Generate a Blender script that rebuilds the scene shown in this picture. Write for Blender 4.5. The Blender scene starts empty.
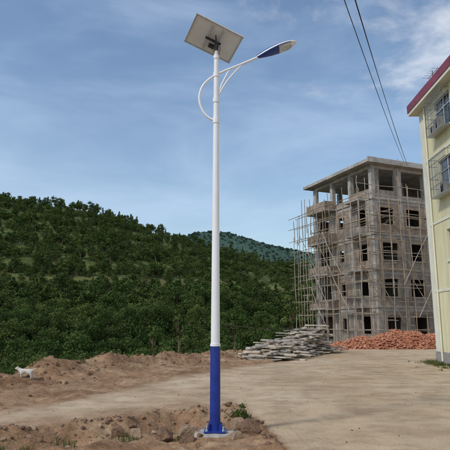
import bpy, bmesh, math, random
import numpy as np
from mathutils import Vector, Matrix, noise
random.seed(7); rng=np.random.default_rng(7)
scene=bpy.context.scene
R=math.radians
# ---------------------------------------------------------------- helpers
def link(o,parent=None):
    scene.collection.objects.link(o)
    if parent is not None: o.parent=parent
    return o
def empty(name,loc=(0,0,0),rotz=0):
    e=bpy.data.objects.new(name,None); e.location=loc; e.rotation_euler=(0,0,rotz); e.empty_display_size=.3
    return link(e)
class MB:
    def __init__(s): s.v=[];s.f=[];s.m=[]
    def box(s,c,sz,m=0,rot=None,jit=0):
        hx,hy,hz=sz[0]/2,sz[1]/2,sz[2]/2
        b=len(s.v); c=Vector(c)
        for z in(-1,1):
            for y in(-1,1):
                for x in(-1,1):
                    p=Vector((x*hx,y*hy,z*hz))
                    if jit: p+=Vector((random.uniform(-jit,jit),random.uniform(-jit,jit),random.uniform(-jit,jit)))
                    if rot is not None: p=rot@p
                    s.v.append(tuple(c+p))
        for f in((0,2,3,1),(4,5,7,6),(0,1,5,4),(2,6,7,3),(0,4,6,2),(1,3,7,5)):
            s.f.append(tuple(b+i for i in f)); s.m.append(m)
    def bx(s,x0,x1,y0,y1,z0,z1,m=0):
        s.box(((x0+x1)/2,(y0+y1)/2,(z0+z1)/2),(x1-x0,y1-y0,z1-z0),m)
    def tube(s,pts,rad,n=10,m=0,cap=True):
        pts=[Vector(p) for p in pts]
        if not hasattr(rad,'__len__'): rad=[rad]*len(pts)
        b=len(s.v); prev=None
        for i,p in enumerate(pts):
            d=(pts[min(i+1,len(pts)-1)]-pts[max(i-1,0)]).normalized()
            if prev is None:
                a=Vector((0,0,1)) if abs(d.z)<.9 else Vector((1,0,0))
                u=d.cross(a).normalized()
            else: u=(prev-d*prev.dot(d)).normalized()
            prev=u; w=d.cross(u)
            for k in range(n):
                t=2*math.pi*k/n
                s.v.append(tuple(p+(u*math.cos(t)+w*math.sin(t))*rad[i]))
        for i in range(len(pts)-1):
            for k in range(n):
                k2=(k+1)%n
                s.f.append((b+i*n+k,b+i*n+k2,b+(i+1)*n+k2,b+(i+1)*n+k)); s.m.append(m)
        if cap:
            s.f.append(tuple(b+k for k in range(n))[::-1]); s.m.append(m)
            e=b+(len(pts)-1)*n
            s.f.append(tuple(e+k for k in range(n))); s.m.append(m)
    def build(s,name,mats,parent=None,smooth=False,bevel=0,add=True):
        me=bpy.data.meshes.new(name); me.from_pydata(s.v,[],s.f)
        for m in mats: me.materials.append(m)
        me.polygons.foreach_set('material_index',s.m)
        if smooth:
            me.polygons.foreach_set('use_smooth',[True]*len(s.f))
        me.update()
        o=bpy.data.objects.new(name,me)
        if smooth: 
            try: me.set_sharp_from_angle(angle=R(40))
            except Exception: pass
        if add: link(o,parent)
        return o
def smooths(e0,e1,x):
    t=np.clip((x-e0)/(e1-e0),0,1); return t*t*(3-2*t)
def catmull(pts,n=8):
    pts=[Vector(p) for p in pts]; out=[]
    P=[pts[0]*2-pts[1]]+pts+[pts[-1]*2-pts[-2]]
    for i in range(1,len(P)-2):
        for k in range(n):
            t=k/n
            out.append(.5*((2*P[i])+(P[i+1]-P[i-1])*t+(2*P[i-1]-5*P[i]+4*P[i+1]-P[i+2])*t*t+(3*P[i]-P[i-1]-3*P[i+1]+P[i+2])*t**3))
    out.append(pts[-1]); return out
# ---------------------------------------------------------------- materials
class NT:
    def __init__(s,name):
        s.mat=bpy.data.materials.new(name); s.mat.use_nodes=True
        s.t=s.mat.node_tree; s.n=s.t.nodes; s.l=s.t.links
        s.b=s.n['Principled BSDF']
    def new(s,ty,**k):
        n=s.n.new(ty)
        for a,b in k.items(): setattr(n,a,b)
        return n
    def co(s,obj=True):
        c=s.new('ShaderNodeTexCoord'); return c.outputs['Object']
    def noise(s,scale,detail=5,rough=.6,vec=None,stretch=None):
        n=s.new('ShaderNodeTexNoise'); n.inputs['Scale'].default_value=scale
        n.inputs['Detail'].default_value=detail; n.inputs['Roughness'].default_value=rough
        v=vec or s.co()
        if stretch:
            m=s.new('ShaderNodeMapping'); m.inputs['Scale'].default_value=stretch
            s.l.new(v,m.inputs['Vector']); v=m.outputs[0]
        s.l.new(v,n.inputs['Vector']); return n.outputs['Fac']
    def ramp(s,fac,stops):
        r=s.new('ShaderNodeValToRGB'); e=r.color_ramp.elements
        while len(e)<len(stops): e.new(.5)
        for i,(p,c) in enumerate(stops):
            e[i].position=p; e[i].color=(*c,1) if len(c)==3 else c
        s.l.new(fac,r.inputs[0]); return r.outputs[0]
    def mix(s,fac,a,b,mode='MIX'):
        m=s.new('ShaderNodeMix',data_type='RGBA',blend_type=mode)
        for sock,v in((m.inputs[0],fac),(m.inputs[6],a),(m.inputs[7],b)):
            if hasattr(v,'is_linked') or isinstance(v,bpy.types.NodeSocket): s.l.new(v,sock)
            elif isinstance(v,(int,float)): sock.default_value=v
            else: sock.default_value=(*v,1)
        return m.outputs[2]
    def col(s,c): s.l.new(c,s.b.inputs['Base Color'])
    def bump(s,fac,strength=.4,dist=.05):
        b=s.new('ShaderNodeBump'); b.inputs['Strength'].default_value=strength; b.inputs['Distance'].default_value=dist
        s.l.new(fac,b.inputs['Height']); s.l.new(b.outputs[0],s.b.inputs['Normal'])
def G(v): return (v,v,v)
def simple(name,c,rough=.6,metal=0,var=.2,scale=6,spec=.4,bump=0,stretch=None):
    t=NT(name); n=t.noise(scale,4,.65,stretch=stretch)
    c1=tuple(x*(1-var) for x in c); c2=tuple(min(1,x*(1+var)) for x in c)
    t.col(t.ramp(n,[(.3,c1),(.7,c2)]))
    t.b.inputs['Roughness'].default_value=rough; t.b.inputs['Metallic'].default_value=metal
    t.b.inputs['Specular IOR Level'].default_value=spec
    if bump: t.bump(t.noise(scale*6,4,.7),bump,.02)
    return t.mat
def foliage(name,c1,c2,c3):
    t=NT(name); oi=t.new('ShaderNodeObjectInfo')
    n=t.noise(.9,1,.6)
    a=t.ramp(oi.outputs['Random'],[(0,c1),(.55,c2),(1,c3)])
    b=t.ramp(n,[(.3,G(.6)),(.7,G(1.35))])
    c=t.mix(1.0,a,b,'MULTIPLY')
    d=t.new('ShaderNodeBsdfDiffuse'); t.l.new(c,d.inputs[0])
    tr=t.new('ShaderNodeBsdfTranslucent'); t.l.new(c,tr.inputs[0])
    ms=t.new('ShaderNodeMixShader'); ms.inputs[0].default_value=.22
    t.l.new(d.outputs[0],ms.inputs[1]); t.l.new(tr.outputs[0],ms.inputs[2])
    t.l.new(ms.outputs[0],t.n['Material Output'].inputs['Surface'])
    return t.mat
M_leaf=foliage('leaf_forest',(.05,.085,.026),(.07,.11,.032),(.10,.135,.042))
M_leaf2=foliage('leaf_bush',(.07,.105,.03),(.095,.13,.038),(.12,.15,.05))
M_leaf_far_haze=foliage('leaf_far_haze_tint',(.048,.085,.068),(.055,.095,.075),(.062,.10,.08))  # bluish cast is distance haze painted into the leaf colour
M_grass=foliage('grass_blade',(.08,.11,.03),(.11,.14,.04),(.2,.18,.08))
M_bark=simple('bark',(.12,.09,.065),.9,var=.3,scale=8)
M_white=simple('white_paint',(.78,.80,.82),.35,var=.04,scale=3)
M_blue=simple('blue_paint',(.012,.035,.24),.35,var=.25,scale=5)
M_steel=simple('galvanised_steel',(.48,.50,.52),.45,.4,var=.15,scale=9)
M_dark=simple('dark_plastic',(.03,.03,.035),.5,var=.2)
M_cell=simple('solar_cell',(.01,.015,.06),.15,var=.2,scale=20)
M_back=simple('panel_backsheet',(.66,.73,.80),.5,var=.08,scale=4)
M_lens=simple('lamp_lens',(.5,.56,.62),.15,var=.1,scale=10)
M_bluel=simple('lamp_blue_shell',(.012,.05,.30),.25,var=.15,scale=5)
M_concrete=simple('pad_concrete',(.38,.35,.31),.9,var=.25,scale=7,bump=.5)
M_rock=simple('rock',(.20,.12,.075),.92,var=.5,scale=9,bump=.9)
M_rock2=simple('tan_rock',(.32,.22,.145),.92,var=.4,scale=9,bump=.9)
M_wood=simple('weathered_plank',(.42,.38,.32),.85,var=.4,scale=3.1)
M_wood2=simple('weathered_plank_grey',(.30,.27,.24),.85,var=.5,scale=2.3)
M_wood3=simple('tan_plank',(.50,.42,.33),.85,var=.3,scale=2.7)
M_bamboo=simple('bamboo_pole',(.27,.21,.14),.7,var=.4,scale=.8)
M_bamboo2=simple('grey_bamboo_pole',(.33,.29,.24),.7,var=.35,scale=.8)
M_brick=[simple('brick_a',(.42,.17,.095),.9,var=.25),simple('brick_b',(.50,.25,.15),.9,var=.25),simple('brick_c',(.33,.13,.08),.9,var=.25)]
M_wire=simple('cable_black',(.02,.02,.022),.6)
M_glass=simple('window_glass',(.03,.045,.06),.08,var=.3,spec=.8)
M_frame=simple('window_frame',(.45,.47,.5),.4)
M_cage=simple('cage_bar',(.16,.18,.21),.5)
M_fur=simple('dog_fur',(.58,.55,.50),.9,var=.15,scale=14)
# ---------------------------------------------------------------- terrain
EX=[-200,-60,-30,-12,-7,-4.5,-3,0,3,6,9,14,60,300]
EY=[-80,-30,-5,12,17.5,22,27,31,36,46,60,66,75,100]
RX=[-400,-200,-90,-70,-55,-42,-30,-20,-4.6,23,50,100,250,600]
RZ=[55,50,41,38.5,37,36,33.5,29.5,25.5,20,18,17,20,20]
def ridge_y(x): return 160+18*math.sin(x*.021+1)
def fr(x,y,s,o=4): return noise.fractal(Vector((x*s,y*s,3.7)),1.0,2.0,o)
YLx=[-60,-14,-6,-3.6,-2.2,-.9,.3,.65,.8,1.1,1.6,3,40]
YLy=[-20,3,7.0,8.7,9.7,10.8,10.9,9.0,7.6,5,-5,-20,-20]
YUx=[-60,-14,-6,-4.5,-3.2,-1.3,.6,3,6.5,9,13,40]
YUy=[-14,6.2,9.6,11.2,14,19.2,22.5,27,37,42,43,43]
def yl(x): return float(np.interp(x,YLx,YLy))+.22*noise.noise(Vector((x*1.3,0,0)))+.12*noise.noise(Vector((x*5,2,0)))
def yu(x): return float(np.interp(x,YUx,YUy))+.5*noise.noise(Vector((x*.9,5,0)))+.2*noise.noise(Vector((x*4,7,0)))
def base_plateau(x,y):
    return .05*noise.noise(Vector((x*.12,y*.12,1)))
def H(x,y,roadcut=True):
    ey=float(np.interp(x,EX,EY)); 
    s=(y-ey)*(.62 if x<4 else .75)
    s+=.9*noise.noise(Vector((x*.35,y*.35,9)))
    a=yl(x) if x>-60 else -99; b=yu(x) if x>-60 else -99
    d=min(y-a,b-y) if (y<60 and -14<x<40) else -9
    onroad=float(smooths(-.25,.5,d))
    z=base_plateau(x,y)
    rough=(1-onroad)*float(smooths(3,-1,s))
    if abs(x)<40 and y<80:
        rg=1-abs(noise.noise(Vector((x*3.1,y*3.1,2))))*2
        z+=rough*(.10*fr(x,y,.55,5)+.06*fr(x,y,2.6,4)+.03*fr(x,y,8,3)+.035*rg*max(0,fr(x,y,.9,2)+.3))
        bm=math.exp(-((s+1.0)/1.25)**2)*float(smooths(4,-1,x))
        z+=bm*(.33+.34*noise.noise(Vector((x*.45,y*.45,4)))+.14*noise.noise(Vector((x*1.6,y*1.6,4))))*rough
        z+=rough*.30*math.exp(-((x+4.3)**2/1.6+(y-20.2)**2/3))
        if x<.75 and y<12:
            dd=a-y
            z+=-.38*math.exp(-((dd-1.0)/.5)**2)*(.8+.5*noise.noise(Vector((x*.8,y*.8,0))))*float(smooths(.3,-.6,x))
            z+=.09*math.exp(-((dd-.2)/.2)**2)*(1+1.2*noise.noise(Vector((x*2.5,0,0))))
    if roadcut: z-=.05*float(smooths(.1,.35,d))
    z-=5.5*float(smooths(0,9,s))
    y0=max(42,ey+6); ry=max(ridge_y(x),y0+30); rz=float(np.interp(x,RX,RZ))
    if y>y0:
        t=max(0,min(1,(y-y0)/(ry-y0)))
        hz=(rz+5.5)*(t**1.08)*(1 - .06*math.sin(t*math.pi*2))
        hz+=4.0*fr(x,y,.022,3)*math.sin(t*math.pi)+1.2*fr(x,y,.06,3)*min(1,t*3)
        k=.85;p=4.2; zz=hz
        hz=zz-k*math.sin(2*math.pi*zz/p)*p/(2*math.pi)
        if y>ry: hz-= (y-ry)*.12 if y<ry+400 else 48
        z+=hz
    return z
def axis(segs):
    out=[segs[0][0]]
    for a,b,st in segs:
        n=max(1,round((b-a)/st)); out+= [a+(b-a)*(i+1)/n for i in range(n)]
    return out
xs=axis([(-1500,-300,150),(-300,-120,20),(-120,-50,4),(-50,-12,1.4),(-12,-8,.25),(-8,2,.07),(2,4,.25),(4,14,.5),(14,60,2.5),(60,160,8),(160,1500,120)])
ys=axis([(-1500,-100,200),(-100,-10,10),(-10,6,1),(6,13,.055),(13,30,.14),(30,45,.5),(45,185,1.3),(185,400,15),(400,2500,150)])
def grid_mesh(name,xs,ys,fn):
    nx,ny=len(xs),len(ys)
    v=[(x,y,fn(x,y)) for y in ys for x in xs]
    f=[(j*nx+i,j*nx+i+1,(j+1)*nx+i+1,(j+1)*nx+i) for j in range(ny-1) for i in range(nx-1)]
    me=bpy.data.meshes.new(name); me.from_pydata(v,[],f)
    me.polygons.foreach_set('use_smooth',[True]*len(f)); return me
me=grid_mesh('terrain',xs,ys,H)
ter=link(bpy.data.objects.new('terrain',me))
def dirt_nodes(t):
    co=t.co()
    n1=t.noise(.6,5,.65,co); n2=t.noise(4,5,.72,co); n3=t.noise(24,3,.75,co)
    c=t.ramp(n1,[(.3,(.20,.11,.06)),(.48,(.31,.19,.11)),(.62,(.40,.27,.165)),(.72,(.47,.35,.23))])
    c=t.mix(.85,c,t.ramp(n2,[(.3,G(.45)),(.52,G(.95)),(.75,G(1.2))]),'MULTIPLY')
    c=t.mix(.7,c,t.ramp(n3,[(.3,G(.5)),(.6,G(1.08))]),'MULTIPLY')
    return c,n2,n3,co
t=NT('earth')
dirt,n2,n3,co=dirt_nodes(t)
gco=t.noise(.11,5,.65,co); gc2=t.noise(.9,4,.7,co)
grs=t.ramp(gco,[(.3,(.07,.10,.03)),(.5,(.10,.13,.042)),(.7,(.15,.16,.06))])
grs=t.mix(.7,grs,t.ramp(gc2,[(.35,G(.5)),(.6,G(1.1))]),'MULTIPLY')
at=t.new('ShaderNodeAttribute',attribute_name='veg')
t.col(t.mix(at.outputs['Fac'],dirt,grs))
t.b.inputs['Roughness'].default_value=.95; t.b.inputs['Specular IOR Level'].default_value=.15
t.bump(n2,.7,.08)
me.materials.append(t.mat)
veg=me.attributes.new('veg','FLOAT','POINT')
def bench(z,x): 
    q=z-10.2-.02*x
    return abs(q)<.75
vv=[]
for v in me.vertices:
    x,y,z=v.co
    ey=np.interp(x,EX,EY); s=(y-ey)*.65
    g=smooths(.8,3,s+1.2*noise.noise(Vector((x*.5,y*.5,2))))
    if s>10 and bench(z,x): g*=.78
    if x>9 and y>14 : g=max(g,.4*float(smooths(.0,.4,noise.noise(Vector((x*.6,y*.6,7))))))
    vv.append(float(g))
veg.data.foreach_set('value',vv)
# road
cols=axis([(-14,-8,.3),(-8,2,.1),(2,9.8,.2),(9.8,40,1.2)])
rows=170
rv=[];re=[];rf=[]
for x in cols:
    a,b=yl(x),yu(x)
    for j in range(rows):
        q=j/(rows-1); q2=q**2.2 if (b-a)>12 else q
        y=a+(b-a)*q2; e=min(y-a,b-y)
        z=base_plateau(x,y)+.012*noise.noise(Vector((x*.8,y*.8,0)))*min(1,e)+.004*noise.noise(Vector((x*5,y*5,0)))
        z-=.05*(1-float(smooths(0,.18,e)))
        rv.append((x,y,z+.008)); re.append(float(smooths(0,2.2,e)))
for i in range(len(cols)-1):
    for j in range(rows-1):
        k=i*rows+j; rf.append((k,k+rows,k+rows+1,k+1))
rm=bpy.data.meshes.new('dusty_road'); rm.from_pydata(rv,[],rf); rm.polygons.foreach_set('use_smooth',[True]*len(rf))
a_=rm.attributes.new('edge','FLOAT','POINT'); a_.data.foreach_set('value',re)
road=link(bpy.data.objects.new('dusty_road',rm))
t=NT('dusty_concrete')
dirt,n2,n3,co=dirt_nodes(t)
n1=t.noise(.22,6,.62,co); nb=t.noise(1.3,6,.7,co); nt=t.noise(.5,4,.6,co,stretch=(1.0,.16,1)); nq=t.noise(.55,6,.65,co,stretch=(.5,1.3,1))
c=t.ramp(n1,[(.3,(.42,.31,.195)),(.5,(.50,.39,.265)),(.7,(.56,.455,.33))])
c=t.mix(.6,c,t.ramp(nb,[(.3,G(.65)),(.55,G(1)),(.75,G(1.1))]),'MULTIPLY')
c=t.mix(.45,c,t.ramp(nt,[(.35,G(.72)),(.55,G(1.05))]),'MULTIPLY')
c=t.mix(.4,c,t.ramp(nq,[(.38,(.68,.62,.55)),(.52,G(1.02))]),'MULTIPLY')
c=t.mix(.5,c,t.ramp(n3,[(.3,G(.65)),(.6,G(1.05))]),'MULTIPLY')
at=t.new('ShaderNodeAttribute',attribute_name='edge')
mm=t.new('ShaderNodeMath',operation='ADD'); t.l.new(at.outputs['Fac'],mm.inputs[0])
ms=t.new('ShaderNodeMath',operation='MULTIPLY_ADD'); t.l.new(nb,ms.inputs[0]); ms.inputs[1].default_value=2.2; ms.inputs[2].default_value=-1.15
t.l.new(ms.outputs[0],mm.inputs[1]); mm.use_clamp=True
t.col(t.mix(mm.outputs[0],dirt,c))
t.b.inputs['Roughness'].default_value=.93; t.b.inputs['Specular IOR Level'].default_value=.15
t.bump(n3,.45,.018); rm.materials.append(t.mat)
# distant hill
def HD(x,y):
    p=float(np.interp(x,[-500,-250,-100,-45,-28,5,37,70,140,300,700],[30,50,68,80,87,85,77,70,60,55,30]))
    d=(y-480)/120
    return p*math.exp(-d*d)+4*fr(x,y,.012,4)-1
dxs=axis([(-500,700,9)]); dys=axis([(300,700,9)])
dm=grid_mesh('distant_hill',dxs,dys,HD); dm.materials.append(simple('far_slope_haze_tint',(.05,.088,.07),.95,var=.2,scale=.03,spec=.02))  # slope colour includes painted blue air haze, no volume used
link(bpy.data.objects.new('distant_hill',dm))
# ---------------------------------------------------------------- trees
def tree_src(name,h,cr,nl,ls,mat,kind='round',trunk=True):
    mb=MB()
    base=h*.32 if trunk else 0
    if trunk:
        mb.tube([(0,0,-.4),(.03*h,0,h*.3),(0,.02*h,h*.6),(0,0,h*.85)],[h*.03,h*.024,h*.015,h*.006],6,1)
        for i in range(5):
            a=random.uniform(0,6.28); z=h*random.uniform(.3,.6)
            mb.tube([(0,0,z),(cr*.35*math.cos(a),cr*.35*math.sin(a),z+h*.1),(cr*.7*math.cos(a),cr*.7*math.sin(a),z+h*.22)],[h*.012,h*.008,h*.003],4,1)
    cl=[]
    nc=11 if kind=='round' else 14
    for i in range(nc):
        if kind=='round':
            a=random.uniform(0,6.28); zf=random.random(); rr=cr*.7*math.sqrt(random.random())*math.sin(math.pi*(.15+.8*zf))**.6
            cl.append((rr*math.cos(a),rr*math.sin(a),base+(h-base)*(.1+.8*zf),cr*random.uniform(.28,.5)))
        else:
            zf=i/nc; a=i*2.4; rr=cr*.55*(1-zf)
            cl.append((rr*math.cos(a),rr*math.sin(a),base*.6+(h-base*.6)*(.05+.92*zf),cr*(.5*(1-zf)+.1)))
    for i in range(nl):
        c=cl[i%nc]
        d=rng.normal(size=3); d/=np.linalg.norm(d)
        r=c[3]*(.55+.5*rng.random())
        p=np.array(c[:3])+d*r*np.array([1,1,.75])
        n=d+rng.normal(size=3)*.5; n/=np.linalg.norm(n)
        u=np.cross(n,rng.normal(size=3)); u/=np.linalg.norm(u); w=np.cross(n,u)
        s_=ls*(.6+.8*rng.random()); b=len(mb.v)
        for q in(-u*.5,w*.32,u*.6,-w*.32): mb.v.append(tuple(p+q*s_))
        mb.f.append((b,b+1,b+2,b+3)); mb.m.append(0)
    return mb.build(name,[mat,M_bark],add=False)
def coll(name,objs):
    c=bpy.data.collections.new(name)
    for o in objs: c.objects.link(o)
    return c
C_near=coll('near_forest_sources',[tree_src('near_tree_a',5,2.2,1300,.24,M_leaf),tree_src('near_tree_b',6.2,2.3,1400,.25,M_leaf),
     tree_src('near_tree_c',4.2,2.3,1200,.23,M_leaf2),tree_src('near_tree_d',4.6,2.5,1300,.25,M_leaf)])
C_tree=coll('forest_sources',[tree_src('forest_tree_a',5,2.2,520,.40,M_leaf),tree_src('forest_tree_b',6.0,2.3,560,.42,M_leaf),
     tree_src('forest_tree_c',4.2,2.4,500,.40,M_leaf2),tree_src('forest_tree_d',7,1.7,480,.40,M_leaf,'cone'),tree_src('forest_tree_e',4.4,2.6,520,.42,M_leaf)])
C_bush=coll('bush_sources',[tree_src('bush_a',1.7,1.5,500,.19,M_leaf2,trunk=False),tree_src('bush_b',1.4,1.3,480,.17,M_leaf,trunk=False),tree_src('bush_c',2.0,1.1,480,.18,M_leaf2,trunk=False)])
C_far=coll('far_tree_sources',[tree_src('far_tree_a',5,3.4,160,1.2,M_leaf_far_haze),tree_src('far_tree_b',6,2.8,160,1.2,M_leaf_far_haze)])
def grass_src(name,h,n,sp):
    mb=MB()
    for i in range(n):
        a=random.uniform(0,6.28); r=sp*random.random()**.7; x,y=r*math.cos(a),r*math.sin(a)
        hh=h*random.uniform(.4,1.1); l=random.uniform(.2,.9)*hh; b=random.uniform(0,6.28); w=.003+.004*random.random()
        px,py=-math.sin(b)*w,math.cos(b)*w; dx,dy=math.cos(b)*l,math.sin(b)*l; k=len(mb.v)
        mb.v+=[(x-px,y-py,-.03),(x+px,y+py,-.03),(x+px*.8+dx*.35,y+py*.8+dy*.35,hh*.6),(x-px*.8+dx*.35,y-py*.8+dy*.35,hh*.6),(x+dx,y+dy,hh)]
        mb.f+=[(k,k+1,k+2,k+3),(k+3,k+2,k+4)]; mb.m+=[0,0]
    return mb.build(name,[M_grass],add=False)
C_grass=coll('grass_sources',[grass_src('grass_tuft_a',.14,34,.12),grass_src('grass_tuft_b',.2,30,.13),grass_src('grass_tuft_c',.1,30,.12)])
def scatter(name,pts,scs,col):
    me=bpy.data.meshes.new(name); me.from_pydata(pts,[],[])
    a=me.attributes.new('sc','FLOAT','POINT'); a.data.foreach_set('value',scs)
    o=link(bpy.data.objects.new(name,me))
    ng=bpy.data.node_groups.new(name+'_gn','GeometryNodeTree')
    ng.interface.new_socket('Geometry',in_out='INPUT',socket_type='NodeSocketGeometry')
    ng.interface.new_socket('Geometry',in_out='OUTPUT',socket_type='NodeSocketGeometry')
    N=ng.nodes; L=ng.links
    gi=N.new('NodeGroupInput'); go=N.new('NodeGroupOutput')
    ip=N.new('GeometryNodeInstanceOnPoints'); ci=N.new('GeometryNodeCollectionInfo')
    ci.inputs['Collection'].default_value=col; ci.inputs['Separate Children'].default_value=True; ci.inputs['Reset Children'].default_value=True
    ip.inputs['Pick Instance'].default_value=True
    rv=N.new('FunctionNodeRandomValue'); rv.data_type='FLOAT_VECTOR'
    rv.inputs[0].default_value=(-.08,-.08,0); rv.inputs[1].default_value=(.08,.08,6.28)
    na=N.new('GeometryNodeInputNamedAttribute'); na.data_type='FLOAT'; na.inputs['Name'].default_value='sc'
    L.new(gi.outputs[0],ip.inputs['Points']); L.new(ci.outputs[0],ip.inputs['Instance'])
    L.new(rv.outputs[0],ip.inputs['Rotation']); L.new(na.outputs[0],ip.inputs['Scale']); L.new(ip.outputs[0],go.inputs[0])
    m=o.modifiers.new('scatter','NODES'); m.node_group=ng
    return o
P=[];S=[];P2=[];S2=[]
tries=0
while len(P)+len(P2)<4600 and tries<60000:
    tries+=1
    y=random.uniform(36,174); x=random.uniform(-.47*y-9,.34*y+6)
    ey=np.interp(x,EX,EY); s=(y-ey)*.62
    if s<7: continue
    if x>8 and y<74: continue
    z=H(x,y)
    if bench(z,x) and random.random()<.9: continue
    zz=z-10.2-.02*x
    dn=noise.noise(Vector((x*.05,y*.05,1)))
    upper=zz>0; ridge=y>ridge_y(x)-8
    if upper and not ridge and random.random()<.2+.7*dn: continue
    sc=random.uniform(.5,.95) if not upper else random.uniform(.28,.58)
    if -4<zz<=0: sc=random.uniform(.32,.55)
    if ridge: sc=random.uniform(.3,.72)
    if y<78: P2.append((x,y,z-.2)); S2.append(sc)
    else: P.append((x,y,z-.2)); S.append(sc)
scatter('forest',P,S,C_tree); scatter('valley_forest',P2,S2,C_near)
P=[];S=[]
while len(P)<1500:
    y=random.uniform(20,150); x=random.uniform(-.47*y-8,.36*y+5)
    ey=np.interp(x,EX,EY); s=(y-ey)*.62
    if s<3 or (x>8 and y<74): continue
    z=H(x,y)
    P.append((x,y,z-.15)); S.append(random.uniform(.4,.8) if s<6 else random.uniform(.6,1.2))
for i in range(550):
    x=random.uniform(-12,9); ey=np.interp(x,EX,EY); s=random.uniform(2.2,8); y=ey+s/.62
    P.append((x,y,H(x,y)-.15)); S.append(random.uniform(.35,.75))
scatter('shrub_thicket',P,S,C_bush)
P=[];S=[]
while len(P)<2000:
    x=random.uniform(-90,190); y=random.uniform(390,488)
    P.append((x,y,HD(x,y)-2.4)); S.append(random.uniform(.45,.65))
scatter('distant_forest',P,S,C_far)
# grass
P=[];S=[]
for i in range(16000):
    x=random.uniform(-12,16); y=random.uniform(6.5,45)
    ey=np.interp(x,EX,EY); s=(y-ey)*.62
    if s>3: continue
    dn=noise.noise(Vector((x*.9,y*.9,7))); ok=False
    dd=yl(x)-y
    if x<.6 and y<12 and dd>.5 and dn>.3 and random.random()<.3: ok=True
    if s>.2 and random.random()<.8: ok=True
    if -1.5<s<.2 and dn>.2 and random.random()<.25: ok=True
    if 9.0+.5*noise.noise(Vector((0,y*.8,0)))<x<9.85 and 12<y<25.6 and random.random()<.8: ok=True
    if ok: P.append((x,y,H(x,y))); S.append(random.uniform(.5,1.4))
for i in range(260):
    y=random.uniform(17,25.5); x=9.85-abs(random.gauss(0,.55)); P.append((x,y,base_plateau(x,y))); S.append(random.uniform(.4,1.2))
for (gx,gy,n,sp) in((.25,10.2,14,.10),(-3.35,8.1,10,.22),(-.55,8.15,3,.15),(-1.5,8.0,3,.2)):
    for i in range(n):
        x=gx+random.gauss(0,sp); y=gy+random.gauss(0,sp); P.append((x,y,H(x,y,False))); S.append(random.uniform(.5,.95))
scatter('grass',P,S,C_grass)
def sapling(name,x,y,h,cr,nl,ls,mat=M_leaf2,kind='round'):
    o=tree_src(name,h,cr,nl,ls,mat,kind); o.location=(x,y,H(x,y)); link(o); return o
sapling('sapling',-3.75,27.6,2.6,.38,240,.12)
sapling('sapling',-2.6,29.5,3.0,.45,260,.13)
sapling('young_tree',5.2,42,4.4,.95,800,.17)
sapling('young_tree',.55,33,2.6,.9,600,.15,M_leaf)
wd=tree_src('roadside_weed',.34,.16,160,.05,M_leaf2,trunk=False); wd.location=(.3,10.0,0.0); link(wd)
# ---------------------------------------------------------------- rocks
planes=[[(Vector((random.gauss(0,1),random.gauss(0,1),random.gauss(0,1))).normalized(),random.uniform(.45,.78)) for _ in range(12)] for _ in range(6)]
def rock_into(mb,c,r,m=0,seed=0,flat=.7):
    bm=bmesh.new(); bmesh.ops.create_icosphere(bm,subdivisions=4 if r>.1 else (2 if r>.04 else 1),radius=1)
    b=len(mb.v); sx,sy,sz=random.uniform(.8,1.3),random.uniform(.75,1.2),flat*random.uniform(.7,1.1); rz=random.uniform(0,6.28)
    rot=Matrix.Rotation(rz,3,'Z')@Matrix.Rotation(random.uniform(-.4,.4),3,'X')
    for v in bm.verts:
        p=v.co.copy()
        k=1+.28*noise.noise(p*1.1+Vector((seed*3.1,0,0)))+.14*noise.noise(p*3+Vector((seed,5,0)))
        q=Vector((p.x*sx,p.y*sy,p.z*sz))*k
        for nn,dd in planes[seed%6]:
            e=q.dot(nn)-dd
            if e>0: q-=nn*e*.95
        if r>.1: q*=1+.07*noise.noise(p*6+Vector((seed,1,0)))+.03*noise.noise(p*15)
        mb.v.append(tuple(Vector(c)+(rot@q)*r))
    for f in bm.faces: mb.f.append(tuple(b+v.index for v in f.verts)); mb.m.append(m)
    bm.free()
for i,(x,y,r,mm) in enumerate([(.40,8.75,.25,M_rock),(.22,9.25,.17,M_rock2),(.17,8.4,.14,M_rock2),(.55,9.25,.1,M_rock),(-1.62,8.6,.22,M_rock),(-2.0,8.45,.15,M_rock),(-.62,8.75,.19,M_rock2),(-.5,9.3,.15,M_rock),(-1.15,9.1,.16,M_rock),(-.92,8.45,.17,M_rock),(-1.35,8.3,.13,M_rock2),(-2.5,8.6,.12,M_rock),(-.55,8.25,.13,M_rock),(.1,10.3,.11,M_rock2)]):
    mb=MB(); rock_into(mb,(0,0,0),r,0,i+1,.8); o=mb.build('boulder',[mm]); o.location=(x,y,H(x,y,False)+r*.2)
mb=MB()
for i in range(3400):
    x=random.uniform(-9,1); 
    if random.random()<.5:
        y=yl(x)-abs(random.gauss(.1,.9))+.1; r=.012+.06*random.random()**3.5
        if x>.9 or y<6.5: continue
    else:
        ey=np.interp(x,EX,EY); y=ey+random.gauss(-2.6,1.9); r=.015+.09*random.random()**4
        if y<yu(x): continue
    rock_into(mb,(x,y,H(x,y)+r*.1),r,0 if random.random()<.6 else 1,i)
for i in range(1300):
    x=random.uniform(-6,12); y=random.uniform(8,34)
    if not (yl(x)<y<yu(x)): continue
    r=.005+.022*random.random()**3
    rock_into(mb,(x,y,base_plateau(x,y)+.012),r,random.randint(0,1),i)
mb.build('rubble',[M_rock,M_rock2])
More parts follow.
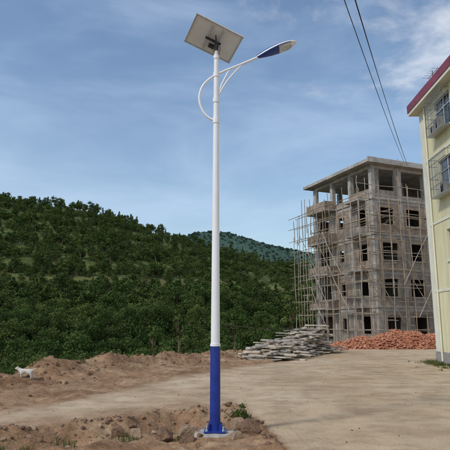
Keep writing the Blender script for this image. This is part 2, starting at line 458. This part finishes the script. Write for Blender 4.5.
# ---------------------------------------------------------------- street lamp
px,py=-.157,8.66
L=empty('street_lamp',(px,py,0.02))
mb=MB()
mb.tube([(0,0,.06),(0,0,1.36)],[.086,.08],28,0); mb.build('pole_lower_blue',[M_blue],L,True)
mb=MB()
mb.tube([(0,0,1.362),(0,0,6.45)],[.074,.042],28,0); mb.tube([(0,0,6.452),(0,0,6.7)],[.03,.03],16,0)
mb.build('pole_upper_white',[M_white],L,True)
mb=MB(); mb.tube([(0,0,1.345),(0,0,1.385)],.085,28,0)
mb.tube([(0,0,6.40),(0,0,6.47)],.052,20,0)
mb.build('pole_collars',[M_white],L,True)
mb=MB(); mb.box((0,0,.05),(.34,.34,.022),0)
for sx in(-1,1):
    for sy in(-1,1):
        mb.tube([(sx*.13,sy*.13,.0),(sx*.13,sy*.13,.13)],.011,8,1); mb.tube([(sx*.13,sy*.13,.062),(sx*.13,sy*.13,.082)],.02,6,1)
for k in range(4):
    a=k*math.pi/2+math.pi/4; rot=Matrix.Rotation(a,3,'Z')
    mb.box(rot@Vector((.115,0,.11)),(.06,.01,.1),0,rot)
mb.build('base_flange',[M_blue,M_steel],L)
mb=MB()
n=22; 
for ring,(rr,z) in enumerate([(.34,-.3),(.33,-.02),(.30,.03),(.0,.038)]):
    for k in range(n):
        a=2*math.pi*k/n; q=rr*(1+.1*noise.noise(Vector((math.cos(a)*1.5,math.sin(a)*1.5,ring))))
        mb.v.append((q*math.cos(a),q*math.sin(a),z+.015*noise.noise(Vector((math.cos(a)*3,math.sin(a)*3,ring)))*(rr>0)))
for i in range(3):
    for k in range(n): mb.f.append((i*n+k,i*n+(k+1)%n,(i+1)*n+(k+1)%n,(i+1)*n+k)); mb.m.append(0)
mb.build('concrete_footing',[M_concrete],L)
mb=MB()
arc=catmull([(0,0,5.22),(-.12,0,5.27),(-.235,0,5.40),(-.30,0,5.63),(-.25,0,5.86),(-.10,0,6.03),(.11,0,6.15),(.43,0,6.29),(.80,0,6.46)],8)
mb.tube(arc,[.021]*len(arc),12,0)
mb.tube([(0,0,5.60),(.10,0,5.92),(.24,0,6.205)],.014,10,0)
mb.tube(catmull([(0,0,5.62),(.2,0,5.98),(.47,0,6.30)],6),.014,10,0)
mb.tube([(0,0,5.17),(0,0,5.27)],.060,20,0); mb.tube([(0,0,5.56),(0,0,5.65)],.058,20,0); mb.tube([(0,0,6.05),(0,0,6.14)],.055,20,0)
mb.build('curved_arm',[M_white],L,True)
# lamp head
hd=MB(); ax=Vector((.70,-.05,.27)); Ln=.76; ax.normalize(); side=ax.cross(Vector((0,0,1))).normalized(); 
side=(Matrix.Rotation(R(-8),3,ax)@side); up=side.cross(ax).normalized()
if up.z<0: up=-up
st=[(0,.03,.03),(.06,.045,.04),(.18,.075,.05),(.35,.11,.058),(.55,.13,.058),(.72,.125,.05),(.86,.10,.038),(.95,.06,.024),(1,.02,.01)]
o0=Vector((.74,0,6.435)); K=24
for (tt,w,h) in st:
    for k in range(K):
        a=2*math.pi*k/K; ca,sa=math.cos(a),math.sin(a)
        hh=h*(1.3 if sa>0 else .6)
        hd.v.append(tuple(o0+ax*Ln*tt+side*w*ca+up*hh*sa))
for i in range(len(st)-1):
    for k in range(K):
        a=2*math.pi*(k+.5)/K; sa=math.sin(a); tt=(st[i][0]+st[i+1][0])/2
        m=0
        if abs(sa)<.2 or tt>.9: m=1
        elif sa<-.45 and tt>.6 : m=2
        hd.f.append((i*K+k,i*K+(k+1)%K,(i+1)*K+(k+1)%K,(i+1)*K+k)); hd.m.append(m)
hd.f.append(tuple(range(K))[::-1]); hd.m.append(0)
e=(len(st)-1)*K; hd.f.append(tuple(e+k for k in range(K))); hd.m.append(1)
q=[]
for a_i in range(24):
    a=2*math.pi*a_i/24; q.append(o0+ax*(Ln*(.72+.16*math.cos(a)))+side*(.085*math.sin(a))-up*.034)
hd.tube(q+[q[0]],.006,6,1,False)
hd.build('lamp_head',[M_bluel,M_white,M_lens],L,True)
# solar panel
Lv=Vector((.80,.28,-.276)); Sv=Vector((-.25,.496,-.227)); wL=.90; wS=.60
l=Lv.normalized(); s_=(Sv-l*Sv.dot(l)).normalized(); nrm=l.cross(s_).normalized()
rot=Matrix((l,s_,nrm)).transposed(); C=Vector((-.05,0,6.80))
mb=MB()
mb.box(C,(wL-.02,wS-.02,.006),0,rot)
mb.box(C+nrm*.0055,(wL-.03,wS-.03,.004),1,rot)
for sg in(-1,1):
    mb.box(C+s_*sg*(wS/2),(wL+.03,.025,.035),2,rot); mb.box(C+l*sg*(wL/2),(.025,wS-.026,.035),2,rot)
for gx in range(1,9): mb.box(C+nrm*.008+l*(gx/9-.5)*(wL-.04),(.004,wS-.04,.002),2,rot)
for gy in range(1,4): mb.box(C+nrm*.0095+s_*(gy/4-.5)*(wS-.04),(wL-.04,.004,.002),2,rot)
mb.build('solar_panel',[M_back,M_cell,M_steel],L)
mb=MB()
for sg in(-1,1): mb.box(C-nrm*.034+l*sg*.10,(.03,wS*.8,.03),0,rot)
mb.box(C-nrm*.063,(.30,.035,.028),1,rot)
mb.box(C-nrm*.028+s_*.14+l*.02,(.11,.07,.03),1,rot)
b0=Vector((0,0,6.62))
for p in(C-nrm*.05+s_*.14,C-nrm*.05-s_*.12,C-nrm*.05+l*.1): mb.tube([b0,p],.012,8,1)
mb.tube([(0,0,6.56),(0,0,6.72)],.04,14,1)
mb.tube(catmull([C-nrm*.04+s_*.14+l*.02,Vector((.06,-.04,6.62)),Vector((.05,-.02,6.5)),Vector((.04,0,6.42))],5),.006,6,1)
mb.build('panel_bracket',[M_steel,M_dark],L)
# ---------------------------------------------------------------- concrete building under construction
t=NT('raw_wall'); co=t.co()
n1=t.noise(.5,5,.65,co); n2=t.noise(2.5,5,.7,co); n3=t.noise(.9,4,.6,co,stretch=(2.2,2.2,.25))
c=t.ramp(n1,[(.3,(.23,.20,.165)),(.5,(.31,.28,.24)),(.7,(.39,.36,.315))])
c=t.mix(.8,c,t.ramp(n2,[(.3,G(.55)),(.6,G(1.1))]),'MULTIPLY'); c=t.mix(.8,c,t.ramp(n3,[(.3,G(.5)),(.6,G(1.08))]),'MULTIPLY')
t.col(c); t.b.inputs['Roughness'].default_value=.95; M_raw=t.mat
M_slab=simple('slab_concrete',(.36,.34,.31),.9,var=.4,scale=1.2)
M_rbrick=simple('infill_brick',(.29,.23,.185),.95,var=.4,scale=2.2)
M_in=simple('interior_concrete_shade',(.13,.12,.11),.95,var=.3,scale=1)  # indoor shade put into the colour: darker concrete so openings look dark
Bd=empty('unfinished_concrete_building',(13.1,45,0),math.atan(.417))
W,D,SH=12.5,9.6,3.2
def wall(mb,axis_,off,a0,a1,z0,z1,th,holes,mi):
    cuts=sorted({a0,a1}|{h[0] for h in holes}|{h[1] for h in holes})
    for i in range(len(cuts)-1):
        ca,cb=cuts[i],cuts[i+1]; mid=(ca+cb)/2
        hs=sorted([(h[2],h[3]) for h in holes if h[0]<mid<h[1]]); z=z0
        segs=[]
        for hz0,hz1 in hs:
            if hz0>z: segs.append((z,hz0))
            z=hz1
        if z<z1: segs.append((z,z1))
        for za,zb in segs:
            if axis_=='x': mb.bx(ca,cb,off,off+th,za,zb,mi)
            else: mb.bx(off,off+th,ca,cb,za,zb,mi)
sl=MB(); wl=MB(); cs=MB(); inn=MB()
colsx=[.2,3.2,6.2,9.2,12.3]; colsy=[.2,3.3,6.3,9.4]
for f in range(6):
    z=f*SH
    if f>0:
        ov=.75 if f==5 else .06
        sl.bx(-ov,W+ov,-ov*.8,D+ov,z-.02,z+(.26 if f==5 else .16),0)
        if f==5: sl.bx(-ov+.12,W+ov-.12,-ov*.8+.12,-ov*.8+.26,z+.26,z+.5,0)
        sl.bx(.03,W-.03,.03,.30,z-.34,z-.022,0); sl.bx(.03,.30,.302,D-.03,z-.34,z-.022,0)
    if f<5:
        for cx in colsx:
            for cy in colsy:
                if cx in(colsx[0],colsx[-1]) or cy in(colsy[0],colsy[-1]) or f==4:
                    cs.bx(cx-.2,cx+.2,cy-.2,cy+.2,z+.162,z+SH-.342,0)
    if 1<=f<=4:
        sl.bx(-1.25,-.062,5.6,9.0,z-.04,z+.14,0)
        wl.bx(-1.25,-1.13,5.6,9.0,z+.142,z+.9,1); wl.bx(-1.128,-.062,5.6,5.72,z+.142,z+.9,1)
        sl.bx(-.9,-.062,.9,3.0,z-.04,z+.12,0)
for f in range(4):
    z=f*SH; z0=z+.162 if f else 0; z1=z+SH-.342
    for i in range(4):
        a,b=colsx[i]+.202,colsx[i+1]-.202; w=random.choice([1.3,1.5,1.7]) if i!=1 else 1.6; m=(a+b)/2+random.uniform(-.1,.1)
        door=(f==0 and i==1)
        wall(wl,'x',.05,a,b,z0,z1,.2,[(m-w/2,m+w/2,z+(.2 if door else .95),z+2.5)],random.choice([0,0,1]))
        if not door: sl.bx(m-w/2-.08,m+w/2+.08,-.03,.049,z+.86,z+.948,0)
    for i in range(3):
        a,b=colsy[i]+.202,colsy[i+1]-.202; m=(a+b)/2
        hl=[(m-.6,m+.6,z+.95,z+2.45)] if i==0 else ([(m-.45,m+.45,z+1.2,z+2.3)] if i==1 else [(m-.9,m+.9,z+.17,z+2.5)])
        wall(wl,'y',.05,a,b,z0,z1,.2,hl,random.choice([0,1,0]))
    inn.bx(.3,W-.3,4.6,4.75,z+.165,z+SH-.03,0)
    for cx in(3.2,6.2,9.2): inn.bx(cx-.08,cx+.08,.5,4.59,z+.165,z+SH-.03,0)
    wl.bx(W-.25,W-.05,.45,D-.45,z+.165,z+SH-.345,0); wl.bx(.45,W-.45,D-.25,D-.05,z+.165,z+SH-.345,0)
z=4*SH
wall(wl,'x',.05,.402,3.0,z+.162,z+SH-.342,.2,[(.9,2.6,z+.9,z+SH-.345)],0)
wl.bx(3.4,6.0,.05,.25,z+.162,z+.55,0)
wl.bx(6.402,9.0,.05,.25,z+.162,z+1.0,1)
wl.bx(.05,.25,.402,3.1,z+.162,z+1.0,1); wl.bx(.05,.25,3.5,6.1,z+.162,z+.6,0)
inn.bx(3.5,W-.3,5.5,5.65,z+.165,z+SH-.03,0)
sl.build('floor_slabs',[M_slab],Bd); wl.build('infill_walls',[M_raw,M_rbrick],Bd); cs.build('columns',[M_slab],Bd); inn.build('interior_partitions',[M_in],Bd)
mb=MB()
for cx in colsx[:4]:
    for dx in(-.1,.1): mb.tube([(cx+dx,.2,16.26),(cx+dx*1.4,.2,16.26+random.uniform(.3,.8))],.014,5,0)
mb.build('rebar_stubs',[M_wire],Bd)
# scaffolding
S1=empty('bamboo_scaffolding',(13.1,45,0),math.atan(.417)); mb=MB()
def pole(a,b,r=.04):
    a=Vector(a);b=Vector(b); j=lambda:Vector((random.uniform(-.08,.08),random.uniform(-.08,.08),random.uniform(-.06,.06)))
    m=(a+b)/2+j(); mb.tube([a+j(),m,b+j()],[r,r*.9,r*.75],6,random.randint(0,1))
for lay,off in((0,-1.0),(1,-1.9)):
    x=-2.0 if lay else -1.2
    while x<12.5:
        top=random.choice([12.2,13.4,14.2,12.8,15.0]) if x>1.5 else random.uniform(12.0,14.0)
        z=-.1
        while z<top:
            z2=min(top,z+random.uniform(4,6)); pole((x,off,z),(x,off,z2+.5)); z=z2
        x+=random.uniform(.85,1.25)
    z=1.3
    while z<13.8:
        x=-2.3
        while x<12:
            x2=x+random.uniform(4,5.5); pole((x,off+.07,z),(x2+.4,off+.07,z+random.uniform(-.1,.1)),.036); x=x2
        z+=random.uniform(1.0,1.45)
for lay,off in((0,-1.55),(1,-2.35)):
    y=-1.0
    while y<10.6:
        top=random.uniform(11.5,14.2); z=-.1
        while z<top:
            z2=min(top,z+random.uniform(4,6)); pole((off,y,z),(off,y,z2+.5)); z=z2
        y+=random.uniform(.9,1.2)
    z=1.3
    while z<13:
        y=-2
        while y<9.2:
            y2=min(y+random.uniform(3.5,5),10.6); pole((off+.07,y,z),(off+.07,y2+.4,z+random.uniform(-.1,.1)),.036); y=y2
        z+=random.uniform(1.0,1.45)
for i in range(40):
    z=random.uniform(1,12); x=random.uniform(-1,10); pole((x,-1.45-.4,z),(x+.1,-.05,z+.05),.035)
for i in range(10):
    x=random.uniform(-1,9); z=random.uniform(0,8); pole((x,-1.95,z),(x+random.choice([-3,3]),-1.95,z+4.5),.038)
for i in range(6):
    y=random.uniform(0,7); z=random.uniform(0,7); pole((-2.4,y,z),(-2.4,y+3,z+4.2),.038)
mb.build('scaffold_poles',[M_bamboo,M_bamboo2],S1)
mb=MB()
for i in range(26):
    z=1.6+1.55*random.randint(1,6); x=random.uniform(-1,10); mb.box((x,-1.45+random.uniform(-.2,.2),z+.1),(random.uniform(1.8,3),.22,.04),0,Matrix.Rotation(random.uniform(-.05,.05),3,'Z'))
for i in range(14):
    z=1.5+1.5*random.randint(1,6); y=random.uniform(0,9); mb.box((-1.95+random.uniform(-.2,.2),y,z+.1),(.22,random.uniform(1.8,3),.04),0)
mb.build('scaffold_boards',[M_wood3],S1)
# ---------------------------------------------------------------- yellow apartment building
t=NT('yellow_render'); co=t.co()
n1=t.noise(.35,5,.6,co); n2=t.noise(1.2,5,.65,co,stretch=(2,2,.2))
c=t.ramp(n1,[(.3,(.62,.58,.36)),(.7,(.70,.67,.46))]); c=t.mix(.6,c,t.ramp(n2,[(.3,G(.66)),(.55,G(1))]),'MULTIPLY')
t.col(c); t.b.inputs['Roughness'].default_value=.85; M_yel=t.mat
M_trim=simple('cream_trim',(.66,.65,.55),.8,var=.1,scale=1.5)
M_eave=simple('maroon_eave',(.22,.05,.08),.6,var=.25,scale=2)
M_plinth=simple('grey_plinth',(.27,.26,.24),.9,var=.3,scale=2)
Y=empty('yellow_apartment_building',(9.9,0,0))
ya,yb=6.0,25.0
mb=MB()
wins=[]
for k,(z0,z1) in enumerate([(1.5,2.9),(4.55,6.0),(7.5,9.15),(10.45,12.0)]):
    for yc in(8.5,12,15.5,19.0):
        wins.append((yc-.75,yc+.75,z0,z1,k>=1))
    if k>=2: wins.append((21.5,23.2,z0,z1,True))
    if k==1: wins.append((22.2,22.85,z0,z1-.1,False))
wall(mb,'y',0,ya,yb,.5,12.3,.24,[w[:4] for w in wins],0)
mb.bx(.24,11,yb-.24,yb,.5,12.3,0); mb.bx(.24,11,ya,ya+.24,.5,12.3,0); mb.bx(10.76,11,ya+.24,yb-.24,.5,12.3,0)
mb.build('walls',[M_yel],Y)
mb=MB()
mb.bx(-.03,11.03,ya-.03,yb+.03,0-.2,.497,0); mb.build('plinth',[M_plinth],Y)
mb=MB()
mb.bx(-.012,.0,yb-.45,yb-.003,.5,12.3,0)
for z in(3.2,6.35,9.5): mb.bx(-.03,-.002,ya,yb-.455,z,z+.12,0)
mb.build('trim_bands',[M_trim],Y)
mb=MB()
mb.bx(-.42,11.4,ya-.4,yb+.38,12.303,12.45,1)
mb.bx(-.45,11.4,ya-.45,yb+.40,12.452,12.86,0)
mb.bx(-.38,11.3,ya-.4,yb+.33,12.862,12.93,1)
mb.build('eave',[M_eave,M_trim],Y)
gl=MB();cg=MB()
for (a,b,z0,z1,cage) in wins:
    gl.bx(.12,.14,a,b,z0,z1,0)
    for yy in(a+.03,(a+b)/2,b-.03): gl.bx(.08,.118,yy-.03,yy+.03,z0,z1,1)
    for zz in(z0+.03,z0+(z1-z0)*.68,z1-.03): gl.bx(.075,.079,a,b,zz-.03,zz+.03,1)
    gl.bx(-.06,-.002,a-.1,b+.1,z0-.1,z0-.005,2)
    if cage:
        n=int((b-a)/.13)
        for i in range(n+1):
            yy=a-.05+(b-a+.1)*i/n; cg.tube([(-.42,yy,z0-.1),(-.42,yy,z1+.08)],.010,5,0)
        for zz in(z0-.1,z0+.35,z0+.8,z1-.25,z1+.08):
            cg.tube([(0,a-.05,zz),(-.42,a-.05,zz),(-.42,b+.05,zz),(0,b+.05,zz)],.014,5,0)
        for sgy in(a-.05,b+.05):
            for xx in(-.14,-.28): cg.tube([(xx,sgy,z0-.1),(xx,sgy,z1+.08)],.009,5,0)
        cg.bx(-.43,-.06,a-.05,b+.05,z0-.125,z0-.104,1)
        for q in range(5):
            yy=random.uniform(a,b-.3); cg.bx(-.36,-.12,yy,yy+random.uniform(.12,.3),z0-.10,z0+random.uniform(.1,.6),2)
gl.build('windows',[M_glass,M_frame,M_trim],Y); cg.build('window_cages',[M_cage,M_steel,M_plinth],Y)
mb=MB(); mb.tube([(.3,23.7,12.93),(.3,23.7,14.0)],.018,6,0); mb.tube([(.3,23.0,13.8),(.3,24.3,13.85)],.012,5,0)
for i in range(5): mb.tube([(0,23.1+.27*i,13.81+.01*i),(.6,23.1+.27*i,13.81+.01*i)],.008,4,0)
mb.tube([(.5,22.6,12.93),(.5,22.6,13.7)],.02,6,0)
mb.build('roof_antenna',[M_wire],Y)
mb=MB(); mb.tube([(-.07,24.2,.1),(-.07,24.2,12.3)],.045,10,0)
mb.build('drain_pipe',[M_trim],Y,True)
# ---------------------------------------------------------------- plank pile
mb=MB(); A=Vector((1.5,26.2,0)); B=Vector((6.0,35,0)); d=(B-A); ln=d.length; d.normalize(); pr=Vector((-d.y,d.x,0)); ang=math.atan2(d.y,d.x)
zz=0.03
while zz<1.8:
    for i in range(24):
        tt=random.uniform(0,1)
        hmax=float(np.interp(tt,[0,.08,.25,.5,.7,.85,1],[.15,.4,.6,.9,1.2,1.7,1.4]))+.14*noise.noise(Vector((tt*9,0,0)))
        wd_=1.4*(1-.55*zz/1.7)
        if zz>hmax: continue
        o=random.uniform(-wd_,wd_); c=A+d*ln*tt+pr*o
        lnk=random.uniform(.9,2.1); a=ang+random.gauss(0,.2)+(math.pi/2 if random.random()<.4 else 0)
        rot=Matrix.Rotation(a,3,'Z')@Matrix.Rotation(random.gauss(0,.06),3,'Y')@Matrix.Rotation(random.gauss(0,.08),3,'X')
        mb.box((c.x,c.y,zz+random.uniform(0,.05)),(lnk,random.uniform(.12,.42),random.uniform(.03,.08)),random.randint(0,2),rot,.012)
    zz+=.08
mb.build('plank_pile',[M_wood,M_wood2,M_wood3])
# ---------------------------------------------------------------- brick pile
mb=MB()
def hb(x,y):
    h=0
    for (cx,cy,r,hh) in((10.2,39.6,1.5,.75),(12.0,39.2,1.7,1.0),(13.9,39.5,1.6,1.15),(15.6,39.8,1.6,.95),(8.9,40,1.0,.4),(17.3,40,1.5,.9),(13,40.5,1.2,1.25)):
        h=max(h,hh*max(0,1-((x-cx)**2+((y-cy)*1.05)**2)/(r*r*1.25)))
    return h
for i in range(7500):
    x=random.uniform(7.3,19); y=random.uniform(37,42); h=hb(x,y)
    if h<=0.01 and random.random()<.975: continue
    rot=(Matrix.Rotation(random.uniform(0,6.28),3,'Z')@Matrix.Rotation(random.gauss(0,.45),3,'X')@Matrix.Rotation(random.gauss(0,.35),3,'Y'))
    mb.box((x,y,h+random.uniform(-.06,.08)+.03),(.24,.115,.06),random.randint(0,2),rot)
core=len(mb.v); nx,ny=60,26
for j in range(ny):
    for i in range(nx):
        x=7.2+12*i/(nx-1); y=36.9+5.3*j/(ny-1); mb.v.append((x,y,hb(x,y)-.04-(.1 if hb(x,y)==0 else 0)))
for j in range(ny-1):
    for i in range(nx-1):
        k=core+j*nx+i; mb.f.append((k,k+1,k+nx+1,k+nx)); mb.m.append(2)
mb.build('brick_pile',M_brick)
# ---------------------------------------------------------------- wires and utility pole
mb=MB(); mb.tube([(0,0,-.3),(0,0,8.6)],[.17,.11],16,0); mb.box((0,0,8.2),(1.6,.1,.1),1,Matrix.Rotation(R(-22),3,'Z'))
for k in(-.7,-.35,.35,.7): mb.tube([Matrix.Rotation(R(-22),3,'Z')@Vector((k,0,8.25)),Matrix.Rotation(R(-22),3,'Z')@Vector((k,0,8.42))],.04,8,2)
up_=mb.build('utility_pole',[M_concrete,M_steel,M_white]); up_.location=(-6.1,-10,0)
def wire(name,a,b,sag,r=.012,n=40):
    a=Vector(a);b=Vector(b); m=MB(); m.tube([a.lerp(b,i/n)-Vector((0,0,sag*4*(i/n)*(1-i/n))) for i in range(n+1)],r,6,0); return m.build(name,[M_wire])
wire('power_line',(-6.1,-10,8.42),(16.7,46.4,16.5),.75,.014)
wire('power_line',(-5.75,-10.1,8.42),(16.95,46.5,16.5),.75,.014)
wire('power_line',(-5.65,-10.1,8.42),(17.0,46.5,16.3),.95,.009)
wire('sagging_cable',(-.08,8.7,1.72),(8.0,48.5,2.1),.35,.008)
# ---------------------------------------------------------------- dog
def dog(x,y,rz,sc):
    P_=[((0,0,.30),.085),((.13,0,.31),.09),((.25,0,.32),.085),((.33,0,.37),.055),((.40,0,.42),.055),((.49,0,.40),.03),
        ((-.12,0,.31),.07),((-.20,0,.36),.022),((-.29,0,.42),.018),
        ((.24,.06,.22),.035),((.23,.065,.12),.022),((.25,.065,.015),.022),((.24,-.06,.22),.035),((.27,-.065,.12),.022),((.25,-.065,.015),.022),
        ((-.10,.06,.22),.045),((-.15,.065,.12),.022),((-.12,.065,.015),.022),((-.10,-.06,.22),.045),((-.18,-.065,.12),.022),((-.17,-.065,.015),.022),
        ((.385,.045,.48),.016),((.385,-.045,.48),.016)]
    E=[(0,1),(1,2),(2,3),(3,4),(4,5),(0,6),(6,7),(7,8),(2,9),(9,10),(10,11),(2,12),(12,13),(13,14),(6,15),(15,16),(16,17),(6,18),(18,19),(19,20),(4,21),(4,22)]
    me=bpy.data.meshes.new('white_dog'); me.from_pydata([p for p,_ in P_],E,[]); me.materials.append(M_fur)
    o=link(bpy.data.objects.new('white_dog',me)); sk=o.modifiers.new('s','SKIN')
    for i,(p,r) in enumerate(P_): me.skin_vertices[0].data[i].radius=(r,r)
    me.skin_vertices[0].data[0].use_root=True
    sb=o.modifiers.new('u','SUBSURF'); sb.levels=2; sb.render_levels=2
    zf=(H(x+.2,y)+H(x-.15,y))/2
    o.location=(x,y,zf-.01); o.rotation_euler=(0,0,rz); o.scale=(sc,)*3; return o
try: dog(-5.85,16.0,R(185),.78)
except Exception as e: print('dog',e)
# ---------------------------------------------------------------- camera, light, sky
cam=bpy.data.cameras.new('camera'); co_=link(bpy.data.objects.new('camera',cam))
cam.sensor_width=36; cam.lens=41.6; cam.clip_end=5000; cam.clip_start=.1
co_.location=(0,0,1.7); co_.rotation_euler=(R(90+10.9),0,0); scene.camera=co_
SE=R(46); saz=math.atan2(-.80,-.60)
sd=Vector((math.sin(saz)*math.cos(SE),math.cos(saz)*math.cos(SE),math.sin(SE)))
sun=bpy.data.lights.new('sun','SUN'); sun.energy=2.1; sun.angle=R(6); sun.color=(1,.93,.82)
so=link(bpy.data.objects.new('sun',sun)); so.rotation_euler=sd.to_track_quat('Z','Y').to_euler(); so.location=(0,0,50)
w=bpy.data.worlds.new('World'); scene.world=w; w.use_nodes=True; nt=w.node_tree; N=nt.nodes; Lk=nt.links
bg=N['Background']; sky=N.new('ShaderNodeTexSky'); sky.sky_type='NISHITA'; sky.sun_disc=False; sky.sun_elevation=SE; sky.sun_rotation=saz
sky.dust_density=.9; sky.air_density=1.3; sky.ozone_density=2.6
tc=N.new('ShaderNodeTexCoord'); sx=N.new('ShaderNodeSeparateXYZ'); Lk.new(tc.outputs['Generated'],sx.inputs[0])
def cloud(scale,stretch,loc,det,rough,dist,lo,hi,mx_,kx,kz,k0):
    mp=N.new('ShaderNodeMapping'); mp.inputs['Scale'].default_value=stretch; mp.inputs['Location'].default_value=loc
    Lk.new(tc.outputs['Generated'],mp.inputs[0])
    nz=N.new('ShaderNodeTexNoise'); nz.inputs['Scale'].default_value=scale; nz.inputs['Detail'].default_value=det; nz.inputs['Roughness'].default_value=rough; nz.inputs['Distortion'].default_value=dist
    Lk.new(mp.outputs[0],nz.inputs['Vector'])
    a=N.new('ShaderNodeMath'); a.operation='MULTIPLY_ADD'; Lk.new(sx.outputs['X'],a.inputs[0]); a.inputs[1].default_value=kx; Lk.new(nz.outputs['Fac'],a.inputs[2])
    b=N.new('ShaderNodeMath'); b.operation='MULTIPLY_ADD'; Lk.new(sx.outputs['Z'],b.inputs[0]); b.inputs[1].default_value=kz; Lk.new(a.outputs[0],b.inputs[2])
    c=N.new('ShaderNodeMath'); c.operation='ADD'; Lk.new(b.outputs[0],c.inputs[0]); c.inputs[1].default_value=k0
    cr=N.new('ShaderNodeMapRange'); cr.interpolation_type='SMOOTHSTEP'; Lk.new(c.outputs[0],cr.inputs['Value']); cr.inputs['From Min'].default_value=lo; cr.inputs['From Max'].default_value=hi; cr.inputs['To Min'].default_value=0; cr.inputs['To Max'].default_value=mx_
    return cr.outputs[0]
c1=cloud(1.9,(1.2,1.0,3.6),(.35,.2,.1),7,.55,.35,.42,.85,.5,-.05,-.25,.12)
c2=cloud(3.6,(1.0,1.0,1.9),(1.3,.2,.7),8,.58,.25,.56,.80,.85,.55,.30,-.20)
mx=N.new('ShaderNodeMix'); mx.data_type='RGBA'; mx.inputs[7].default_value=(4.6,5.6,7.2,1)
Lk.new(c1,mx.inputs[0]); Lk.new(sky.outputs[0],mx.inputs[6])
m2=N.new('ShaderNodeMix'); m2.data_type='RGBA'; m2.inputs[7].default_value=(5.8,6.1,6.6,1)
Lk.new(c2,m2.inputs[0]); Lk.new(mx.outputs[2],m2.inputs[6]); Lk.new(m2.outputs[2],bg.inputs[0]); bg.inputs[1].default_value=.142
scene.view_settings.view_transform='Standard'; scene.view_settings.look='None'; scene.view_settings.exposure=0
